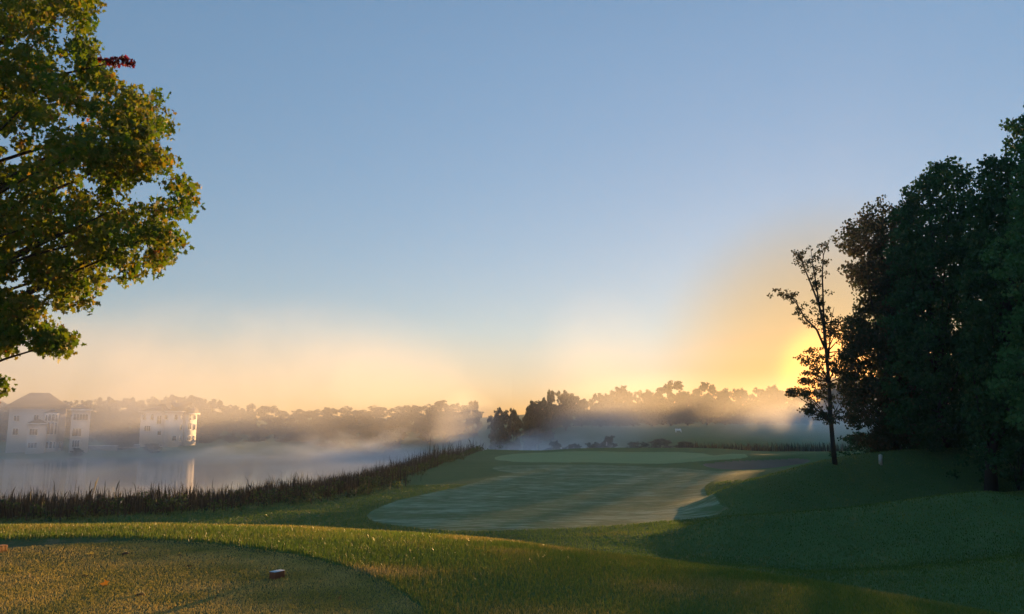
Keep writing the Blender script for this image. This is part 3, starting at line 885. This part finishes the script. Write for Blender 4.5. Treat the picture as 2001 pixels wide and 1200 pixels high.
def wall_window(root, o, u, n, cx, z0, w, h, mull=1, trans=0, arch=False):
    """window on a wall: o origin, u unit along wall, n outward normal (2-D)"""
    mb = MB(); pn = MB(); t = .11; dep = .10
    def b(target, s0, s1, za, zb, d0, d1):
        pts = []
        for s_, d_ in ((s0,d0),(s1,d0),(s1,d1),(s0,d1)):
            pts.append((o[0]+u[0]*s_+n[0]*d_, o[1]+u[1]*s_+n[1]*d_))
        target.prism(pts, za, zb)
    b(mb, cx-w/2-t, cx-w/2, z0-t, z0+h+t, -.02, dep); b(mb, cx+w/2, cx+w/2+t, z0-t, z0+h+t, -.02, dep)
    b(mb, cx-w/2, cx+w/2, z0-t, z0, -.02, dep+.03); b(mb, cx-w/2, cx+w/2, z0+h, z0+h+t, -.02, dep)
    for i in range(1, mull):
        s_ = cx-w/2+w*i/mull; b(mb, s_-.04, s_+.04, z0, z0+h, -.01, dep-.03)
    for i in range(1, trans+1):
        z_ = z0+h*i/(trans+1); b(mb, cx-w/2, cx+w/2, z_-.035, z_+.035, -.008, dep-.035)
    if arch:
        k = 9; r_ = w/2
        for i in range(k):
            a0, a1 = math.pi*i/k, math.pi*(i+1)/k
            for rr0, rr1, tgt, d0, d1 in ((r_, r_+t, mb, -.02, dep), (0.0, r_, pn, -.02, .035)):
                q = [(cx+rr0*math.cos(a0), z0+h+t+rr0*math.sin(a0)),(cx+rr1*math.cos(a0), z0+h+t+rr1*math.sin(a0)),(cx+rr1*math.cos(a1), z0+h+t+rr1*math.sin(a1)),(cx+rr0*math.cos(a1), z0+h+t+rr0*math.sin(a1))]
                V = [(o[0]+u[0]*s_+n[0]*d_, o[1]+u[1]*s_+n[1]*d_, z_) for d_ in (d0, d1) for s_, z_ in q]
                tgt.add(V, [(0,1,2,3),(7,6,5,4),(0,4,5,1),(1,5,6,2),(2,6,7,3),(3,7,4,0)])
    b(pn, cx-w/2, cx+w/2, z0, z0+h, -.03, .03)
    f = mb.build('window', M['trim'], root)
    pn.build('pane', M['glass'], f)

def hip_roof(mb, x0, x1, y0, y1, z, h, over, ridge=None, axis='x'):
    x0 -= over; x1 += over; y0 -= over; y1 += over
    mb.box(x0, x1, y0, y1, z, z+.18)
    z += .181
    if axis == 'x':
        i = (y1-y0)/2 if ridge is None else ridge; ym = (y0+y1)/2
        V = [(x0,y0,z),(x1,y0,z),(x1,y1,z),(x0,y1,z),(x0+i,ym,z+h),(x1-i,ym,z+h)]
        mb.add(V, [(0,1,5,4),(1,2,5),(2,3,4,5),(3,0,4),(3,2,1,0)])
    else:
        i = (x1-x0)/2 if ridge is None else ridge; xm = (x0+x1)/2
        V = [(x0,y0,z),(x1,y0,z),(x1,y1,z),(x0,y1,z),(xm,y0+i,z+h),(xm,y1-i,z+h)]
        mb.add(V, [(0,1,4),(1,2,5,4),(2,3,5),(3,0,4,5),(3,2,1,0)])

def split_boxes(mb, name, mat, parent):
    for i in range(len(mb.V)//8):
        q = MB(); q.add(mb.V[8*i:8*i+8], [(0,3,2,1),(4,5,6,7),(0,1,5,4),(1,2,6,5),(2,3,7,6),(3,0,4,7)]); q.build(name, mat, parent)

# smaller sunlit house
D2 = 205.0
def PX(px_, d_): return float(at(px_, 835, d_)[0])
def PZ(py_, d_): return float(at(1000, py_, d_)[2])
xa0, xa1 = PX(272, D2), PX(348, D2)
xm1 = PX(321, D2)
zb = float(terrain(xa1, D2))-.6
ze = PZ(805, D2)
xb1 = PX(364, 208.3)
h2 = empty('sunlit_house', (xa0, D2, zb))
tag(h2, 'pale three-storey house by the lake with its right-hand walls lit orange by the sun', 'house')
o2 = Vector((xa0, D2, zb))
def loc(o_, x, y, z): return (x-o_[0], y-o_[1], z-o_[2])
W_ = MB()
W_.box(0, xm1-xa0, .5, 9.5, PZ(857,D2)-zb-2.5, ze-zb-.1)
W_.box(xm1-xa0+.003, xa1-xa0, 0, 9.5, 0, ze-zb)
W_.box(xa1-xa0+.003, xb1-xa0, 3.3, 10.0, 0, ze-zb-.45)
W_.build('wall', M['stucco2'], h2)
Rf = MB()
hip_roof(Rf, 0, xm1-xa0, .5, 9.5, ze-zb-.09, 2.1, .55)
hip_roof(Rf, xm1-xa0, xa1-xa0, 0, 9.5, ze-zb+.01, 2.4, .55)
hip_roof(Rf, xa1-xa0+.6, xb1-xa0, 3.3, 10.0, ze-zb-.44, 1.6, .6, ridge=.9, axis='y')
Rf.build('roof', M['roof'], h2)
Fs = MB()
Fs.box(-.57, xm1-xa0, -.08, -.052, ze-zb-.08, ze-zb+.07)
Fs.box(xm1-xa0+.01, xa1-xa0+.6, -.6, -.572, ze-zb, ze-zb+.2)
Fs.box(xa1-xa0+.552, xa1-xa0+.59, -.57, 3.2, ze-zb-.02, ze-zb+.22)
Fs.box(xb1-xa0+.602, xb1-xa0+.64, 2.7, 10.6, ze-zb-.46, ze-zb-.24)
split_boxes(Fs, 'fascia', M['trim'], h2)
def zz(py_): return PZ(py_, D2)-zb
sx = lambda px_: PX(px_, D2)-xa0
fw = (0, .5-.003)
for pc, y0_, y1_, w_, mu, ar in [(278.5,820,811,.75,1,True),(294.5,820,811,.75,1,True),(308.5,828,813,1.1,2,False),(286.5,842,832.5,1.55,3,False),(310.5,850,843,.9,1,False)]:
    wall_window(h2, fw, (1,0), (0,-1), sx(pc), zz(y0_), w_, (y0_-y1_)*D2/FPX*(.75 if ar else 1), mu, 1 if y0_-y1_ > 12 else 0, ar)
for pc, y0_, y1_, w_ in [(323,819,810.5,.8),(343,820,811,.75),(342,861,852.5,1.0)]:
    wall_window(h2, (0,-.003), (1,0), (0,-1), sx(pc), zz(y0_), w_, (y0_-y1_)*D2/FPX, 1, 0)
# right-hand walls (their length runs away from the camera)
for yy, y0_, y1_, w_, ar in [(1.95,819,810,1.0,False),(1.75,840,830,1.2,False),(1.8,862,853,1.3,False)]:
    wall_window(h2, (xa1-xa0+.003, 0), (0,1), (1,0), yy, zz(y0_), w_, (y0_-y1_)*D2/FPX, 2, 0, ar)
for yy, y0_, y1_, w_, ar, mu in [(2.0,821,815,1.5,True,1),(4.95,819,811,1.5,False,1),(2.0,839,826,2.0,False,3),(5.1,840,829.5,1.5,False,2),(1.9,862,852.5,2.2,False,3),(5.0,862,853,1.2,False,1)]:
    wall_window(h2, (xb1-xa0+.003, 3.3), (0,1), (1,0), yy, zz(y0_), w_, (y0_-y1_)*D2/FPX, mu, 0, ar)
ch = MB(); ch.box(6.0, 6.9, 5, 5.8, ze-zb+1.2, ze-zb+3.1); ch.box(5.92, 6.98, 4.92, 5.88, ze-zb+3.101, ze-zb+3.25); ch.build('chimney', M['stone'], h2)

# big hip-roofed house
D1 = 186.0
def q1(px_, d_=D1): return PX(px_, d_)
zb1 = float(terrain(q1(100), D1))-.8
X0 = q1(14)
h1 = empty('big_house', (X0, D1, zb1))
h1.rotation_euler = (0, 0, R(29.5)); h1.scale = (.83, 1, 1)      # its front faces the camera side of the lake
tag(h1, 'large misty house at the left with a broad hip roof and a tower-like wing', 'house')
def e(px_, d_=D1): return PX(px_, d_)-X0
def z1(py_, d_=D1): return PZ(py_, d_)-zb1
W_ = MB()
W_.box(e(14), e(132), 2, 14, 0, z1(797))
W_.box(e(130,183), e(171,183), -2.6, 1.997, 0, z1(801,183))
W_.box(e(45,184), e(84,184), -1.2, 1.998, 0, z1(829,184))
W_.build('wall', M['stucco'], h1)
# bay with the tall windows
bay = [(e(84.5), 1.997),(e(88), .6),(e(95), .1),(e(109), .1),(e(116), .6),(e(119.5), 1.997)]
b_ = MB(); b_.prism(bay, 0, z1(806)); b_.build('bay', M['stucco'], h1)
Rf = MB()
hip_roof(Rf, e(8), e(134), 2.0, 14, z1(797), z1(766,192)-z1(797)-.2, .9, ridge=6.1)
hip_roof(Rf, e(130,183), e(171,183), -2.6, 5, z1(801,183)+.002, 1.5, .5, axis='y')
hip_roof(Rf, e(45,184), e(83,184), -1.2, 2.5, z1(829,184)+.002, 1.1, .45)
Rf.add([(p_[0], p_[1], z1(806)+.002) for p_ in bay] + [(e(102), 2.4, z1(798))], [tuple(range(6))[::-1]]+[(i, (i+1)%6, 6) for i in range(6)])
Rf.build('roof', M['roof'], h1)
Fs = MB()
Fs.box(e(126.5,183), e(175,183), -3.13, -3.102, z1(801,183), z1(801,183)+.28)
Fs.box(e(41,184), e(86,184), -1.68, -1.652, z1(829,184), z1(829,184)+.25)
split_boxes(Fs, 'fascia', M['trim'], h1)
k1 = 183/FPX
for pc, y0_, y1_, wp, mu in [(150,820,809,31,5),(144,853,838,19,3),(144,875,862,15,3)]:
    wall_window(h1, (0,-2.603), (1,0), (0,-1), e(pc,183), z1(y0_,183), wp*k1, (y0_-y1_)*k1, mu)
for pc, y0_, y1_, wp, mu in [(58,850,839,16,3),(58,876,866,18,3)]:
    wall_window(h1, (0,-1.203), (1,0), (0,-1), e(pc,184), z1(y0_,184), wp*k1, (y0_-y1_)*k1, mu)
for pc, y0_, y1_, wp, ar in [(98.3,849,826,5.5,False),(105.5,849,826,5.5,False),(98.3,822,813,5.5,True),(105.5,822,813,5.5,True),(98,877,865,5,False),(105.5,877,865,5,False)]:
    wall_window(h1, (0,.097), (1,0), (0,-1), e(pc), z1(y0_), wp*.123, (y0_-y1_)*.123, 1, 0, ar)
for px0, px1, pa, pb in ((e(88),e(95),.6,.1),(e(109),e(116),.1,.6)):
    L_ = math.hypot(px1-px0, pb-pa); u_ = ((px1-px0)/L_, (pb-pa)/L_); n_ = (u_[1], -u_[0])
    for y0_, y1_ in ((849,826),(822,811),(877,865)):
        wall_window(h1, (px0+n_[0]*.003, pa+n_[1]*.003), u_, n_, L_/2, z1(y0_), .55, (y0_-y1_)*.123)
for pc, y0_, y1_, wp in [(125,877,865,6),(30,850,838,10),(30,822,812,10),(70,820,811,9)]:
    wall_window(h1, (0,1.997), (1,0), (0,-1), e(pc), z1(y0_), wp*.123, (y0_-y1_)*.123, 2)

# low garden walls between the houses
def garden_wall(pa, pb, d_, h_, label, mat):
    xa, xb = PX(pa, d_), PX(pb, d_)
    z0 = float(terrain((xa+xb)/2, d_))-.4
    t_ = empty('garden_wall', ((xa+xb)/2, d_, z0)); tag(t_, label, 'wall')
    w = MB(); w.box(-(xb-xa)/2, (xb-xa)/2, -.2, .2, 0, h_+.4); w.build('wall', mat, t_)
    c = MB(); c.box(-(xb-xa)/2-.06, (xb-xa)/2+.06, -.27, .27, h_+.402, h_+.5); c.build('coping', M['trim'], t_)
garden_wall(176, 232, 196, 1.1, 'low stone garden wall between the two houses', M['stone'])
garden_wall(232, 275, 201, .8, 'shorter stone garden wall running up to the sunlit house', M['stone'])

# ------------------------------------------------------------------ small things
M['marker_wood'] = simple_mat('marker_wood', (.17,.060,.026), .7, .25, .25, 40, .3)
M['marker_top'] = simple_mat('frosted_top', (.36,.38,.38), .6, .4, .15, 60, .4)
M['sunlit_orange'] = simple_mat('sunlit_orange_wood', (.62,.22,.045), .6, .3, .15, 30, .2)  # orange of the low sun put into the left block's colour
M['post_wood'] = simple_mat('weathered_post', (.32,.31,.27), .9, .2, .25, 8, .4)
M['dark_paint'] = simple_mat('dark_paint', (.03,.03,.035), .6, .3, .1)
M['white_paint'] = simple_mat('white_paint', (.78,.78,.76), .5, .3, .05)
def tee_marker(px_, py_, rz, w, l, h, body, label):
    g = ground_at(px_, py_, 2, 30)
    g[2] = max(g[2], float(terrain(g[0], g[1])))
    t_ = empty('tee_marker', g, rz); tag(t_, label, 'tee marker', 'tee markers')
    b = MB(); ns = 5
    for i in range(ns):                      # planks of the block, grooves between them
        y0 = l*i/ns; b.box(-w/2+.002*(i%2), w/2-.002*(i%2), y0+.0015, y0+l/ns-.0015, -.01, h)
    b.box(-w/2+.006, w/2-.006, .004, l-.004, -.01, h-.004)
    o_ = b.build('block', body, t_)
    bv = o_.modifiers.new('b', 'BEVEL'); bv.width = .002; bv.segments = 2
    c = MB(); c.box(-w/2-.001, w/2+.001, -.001, l+.001, h+.001, h+.006); o_ = c.build('top', M['marker_top'] if px_ > 0 else M['sunlit_orange'], t_)
    bv = o_.modifiers.new('b', 'BEVEL'); bv.width = .003; bv.segments = 2
tee_marker(531, 1133, R(-30), .082, .145, .074, M['marker_wood'], 'small brown wooden block with a frosted top on the tee, casting a long shadow')
tee_marker(-10, 1081, R(-20), .09, .13, .080, M['sunlit_orange'], 'block coloured sunlit orange at the left edge of the photo, on the back of the tee')

# turf divots lying on the tee
M['divot'] = simple_mat('torn_turf', (.10,.058,.028), .95, .1, .4, 60, .6)
dl = [(245,1084,.055,'largest torn clump of turf, tufted, near the back edge of the tee'),(178,1086,.035,'small brown turf clump left of the largest clump'),
      (350,1086,.032,'tufted turf clump in the shade strip, centre back of the tee'),(371,1107,.04,'dark turf clump with a streak of shadow, in the middle of the tee'),
      (313,1087,.026,'tiny turf clump between the two tufted clumps'),(438,1074,.035,'shaded turf clump nearest the rough edge'),
      (166,1126,.035,'turf clump in the left front of the tee'),(275,1164,.045,'dark turf clump nearest the bottom of the photo')]
for px_, py_, s_, lb in dl:
    g = ground_at(px_, py_, 2, 30)
    t_ = empty('divot', g, rng.uniform(0, 6)); tag(t_, lb, 'divot', 'divots on the tee')
    b = MB(); n1, n2 = 9, 5; V = []; F = []
    for j in range(n2):
        for i in range(n1):
            a_ = 2*math.pi*i/n1; f = math.pi/2*j/(n2-1)
            q = s_*math.cos(f)*(1+.35*rng.normal()*.6)
            V.append((q*math.cos(a_)*1.3, q*math.sin(a_), s_*.55*math.sin(f)*(1+.2*rng.normal())-.003))
    for j in range(n2-1):
        for i in range(n1): F.append((j*n1+i, j*n1+(i+1)%n1, (j+1)*n1+(i+1)%n1, (j+1)*n1+i))
    b.add(V, F); b.build('clod', M['divot'], t_)
    n = 40; a_ = rng.uniform(0, 6.28, n); q = s_*rng.uniform(0, 1, n)
    P = np.stack([q*np.cos(a_), q*np.sin(a_), s_*.35*np.ones(n)], 1)
    V = []; F = []
    for i in range(n):
        hh = s_*rng.uniform(.5, 1.2); lx, ly = rng.normal(0, s_*.5, 2)
        V += [P[i]+[-.0018,0,0], P[i]+[.0018,0,0], P[i]+[lx, ly, hh]]; F.append((3*i, 3*i+1, 3*i+2))
    mesh('tuft', np.array(V), F, M['tee_blade'], t_, tint=np.full(3*n, .55))
# fallen leaves
for i, (px_, py_, lb) in enumerate([(205,1146,'curled orange fallen leaf in the left front of the tee'),(420,1170,'fallen leaf lying below the tee marker shadow'),(60,1130,'fallen leaf near the left edge of the tee'),
                                   (660,1172,'fallen leaf on the shaded right of the tee'),(330,1190,'fallen leaf at the very bottom of the tee')]):
    g = ground_at(px_, py_, 2, 30)
    V_, F_, T_ = leafmesh(np.array([[0, 0, .018]]), np.array([.07 if i else .09]), MAPLE, np.array([.95]), .9, .3)
    o_ = mesh('fallen_leaf', V_, F_, M['maple'], tint=T_); o_.location = g
    tag(o_, lb, 'leaf', 'fallen leaves on the tee')

# pale post beside the wood
g = ground_at(1721, 908, 20, 200)
t_ = empty('marker_post', g); tag(t_, 'short pale wooden post in the grass beside the dark wood', 'post')
s_ = g[1]/FPX
b = MB(); w_ = 5*s_/2; hh = 18*s_; b.box(-w_, w_, -w_, w_, -.1, hh); b.add([(-w_,-w_,hh+.001),(w_,-w_,hh+.001),(w_,w_,hh+.001),(-w_,w_,hh+.001),(0,0,hh+.06)], [(0,1,4),(1,2,4),(2,3,4),(3,0,4),(3,2,1,0)])
b.build('post', M['post_wood'], t_); t_.rotation_euler = (0, R(3), R(20))
# dark post and slim pole beyond the green
for px_, y0_, y1_, d_, w_, lb, mt in ((1088.5, 867, 860, 190, .16, 'short dark post on the misty slope beyond the putting green', M['dark_paint']), (1185.5, 862, 856, 190, .07, 'slim pale pole on the slope beyond the putting green', M['white_paint'])):
    a_ = at(px_, y0_, d_); z0 = float(terrain(a_[0], d_)); zt = at(px_, y1_, d_)[2]
    t_ = empty('pole', (a_[0], d_, z0)); tag(t_, lb, 'post')
    b = MB(); H = max(zt-z0, .9); b.tube([(0,0,-.1),(0,0,H*.5),(0,0,H)], [w_, w_, w_*.9], 8); b.tube([(0,0,H),(0,0,H+.05)], [w_*1.2, w_*.8], 8); b.build('shaft', mt, t_)
# white bench on the far slope
g = ground_at(1326, 845, 150, 400)
t_ = empty('bench', g, R(8)); tag(t_, 'tiny white bench on the crest of the far slope', 'bench')
b = MB()
for i in range(4): b.box(-.8, .8, -.22+i*.12, -.13+i*.12, .42, .46)
b.build('seat', M['white_paint'], t_)
b = MB()
for i in range(3): b.box(-.8, .8, .27, .30, .55+i*.13, .64+i*.13)
b.build('backrest', M['white_paint'], t_)
for s1_ in (-1, 1):
    for s2_ in (-.18, .26):
        b = MB(); b.box(s1_*.7-.03, s1_*.7+.03, s2_-.03, s2_+.03, 0, .419 if s2_ < 0 else .9); b.build('leg', M['white_paint'], t_)

# ------------------------------------------------------------------ air: haze and the lake mist
def vol_mat(name, color, density=None, aniso=.6):
    m, nt, out = new_mat(name)
    v = N(nt, 'ShaderNodeVolumePrincipled')
    v.inputs['Color'].default_value = (*color, 1)
    v.inputs['Anisotropy'].default_value = aniso
    if density is not None: v.inputs['Density'].default_value = density
    nt.links.new(v.outputs[0], out.inputs['Volume'])
    return m, nt, v
HZ = .00024
m, nt, v = vol_mat('haze_air', (.95,.95,.97), HZ, .35)
b = MB(); b.box(-640, 640, -640, 640, WATER-3.5, 62); o_ = b.build('haze', m)
tag(o_, 'thin morning haze over the whole course', 'haze', kind='stuff')

def mist_box(name, x0, x1, y0, y1, z0, z1, label, build, step=1.0, aniso=.35, col=(.96,.96,.97)):
    b = MB(); b.box(x0, x1, y0, y1, z0, z1)
    m, nt, v = vol_mat(name, col, None, aniso)
    P = pos(nt)
    sp = N(nt, 'ShaderNodeSeparateXYZ'); nt.links.new(P, sp.inputs[0])
    d = build(nt, P, sp.outputs[0], sp.outputs[1], sp.outputs[2])
    nt.links.new(d, v.inputs['Density'])
    m.cycles.volume_step_rate = step
    o_ = b.build(name, m); tag(o_, label, 'mist', kind='stuff')
    return o_

def edge_fade(nt, v, a, b, w):
    return mathn(nt, 'MULTIPLY', maprange(nt, v, a, a+w), maprange(nt, v, b-w, b, 1, 0))

def lake_layer(nt, P, x, y, z):
    mp = N(nt, 'ShaderNodeMapping'); mp.inputs['Scale'].default_value = (.045, .045, .10); nt.links.new(P, mp.inputs[0])
    n = noise_node(nt, 1.0, 4, .6, mp.outputs[0], .6)
    hgt = mathn(nt, 'MULTIPLY', maprange(nt, n, .42, .72), 7.0)        # wisps rise to different heights
    low = mathn(nt, 'SUBTRACT', mathn(nt, 'ADD', hgt, .8), mathn(nt, 'SUBTRACT', z, WATER))
    d = maprange(nt, low, -.5, 2.2)
    d = mathn(nt, 'MULTIPLY', d, mathn(nt, 'MULTIPLY', edge_fade(nt, x, -230, 40, 25), edge_fade(nt, y, 74, 236, 30)))
    return mathn(nt, 'MULTIPLY', mathn(nt, 'MULTIPLY', d, maprange(nt, y, 120, 190, .75, 1.7)), .0100)
mist_box('lake_mist', -230, 40, 58, 236, WATER+.02, WATER+11, 'low grey steam lying on the lake', lake_layer, .35, .1, (.90,.96,1.0))

def blob(nt, x, y, z, c, r):
    fx = mathn(nt, 'POWER', mathn(nt, 'DIVIDE', mathn(nt, 'SUBTRACT', x, c[0]), r[0]), 2)
    fy = mathn(nt, 'POWER', mathn(nt, 'DIVIDE', mathn(nt, 'SUBTRACT', y, c[1]), r[1]), 2)
    fz = mathn(nt, 'POWER', mathn(nt, 'DIVIDE', mathn(nt, 'SUBTRACT', z, c[2]), r[2]), 2)
    s = mathn(nt, 'ADD', fx, mathn(nt, 'ADD', fy, fz))
    return maprange(nt, s, 0, 1, 1, 0)

def plume(blobs, dens, nscale=.035, lo=.36, hi=.60):
    def f(nt, P, x, y, z):
        tot = None
        for c, r, k in blobs:
            q = mathn(nt, 'MULTIPLY', blob(nt, x, y, z, c, r), k)
            tot = q if tot is None else mathn(nt, 'ADD', tot, q)
        n = noise_node(nt, nscale, 4, .55, P, .3)
        tot = mathn(nt, 'MULTIPLY', tot, maprange(nt, n, lo, hi, .25, 1))
        return mathn(nt, 'MULTIPLY', tot, dens)
    return f
# broad bank drifting up left of the centre
mist_box('mist_bank', -170, 0, 120, 234, WATER+.03, 56, 'broad warm bank of mist rising over the left of the lake', plume([((-75,198,12),(84,36,27),1.15),((-104,166,8),(60,34,22),2.0),((-35,180,4),(42,50,22),.4),((-12,206,2),(11,24,11),2.6)], .0068), .5)
mist_box('mist_bank', 2, 46, 160, 232, -5, 42, 'narrow column of mist rising above the putting green', plume([((22,196,14),(20,34,26),.4),((24,200,0),(21,36,9),1.3)], .008), .5)
mist_box('mist_bank', 3, 100, 92, 158, -2, 22, 'glowing orange drift of mist under the sun', plume([((50,126,5),(34,30,8),1.0),((26,122,4.5),(26,28,6.5),1.9),((66,128,9),(20,24,11),.7)], .0038, .045), .4, .5)
mist_box('mist_bank', 46.5, 140, 160, 240, -4, 30, 'grey drift of mist along the foot of the far trees', plume([((92,200,1),(50,38,9),1.0)], .022), .5, .5)
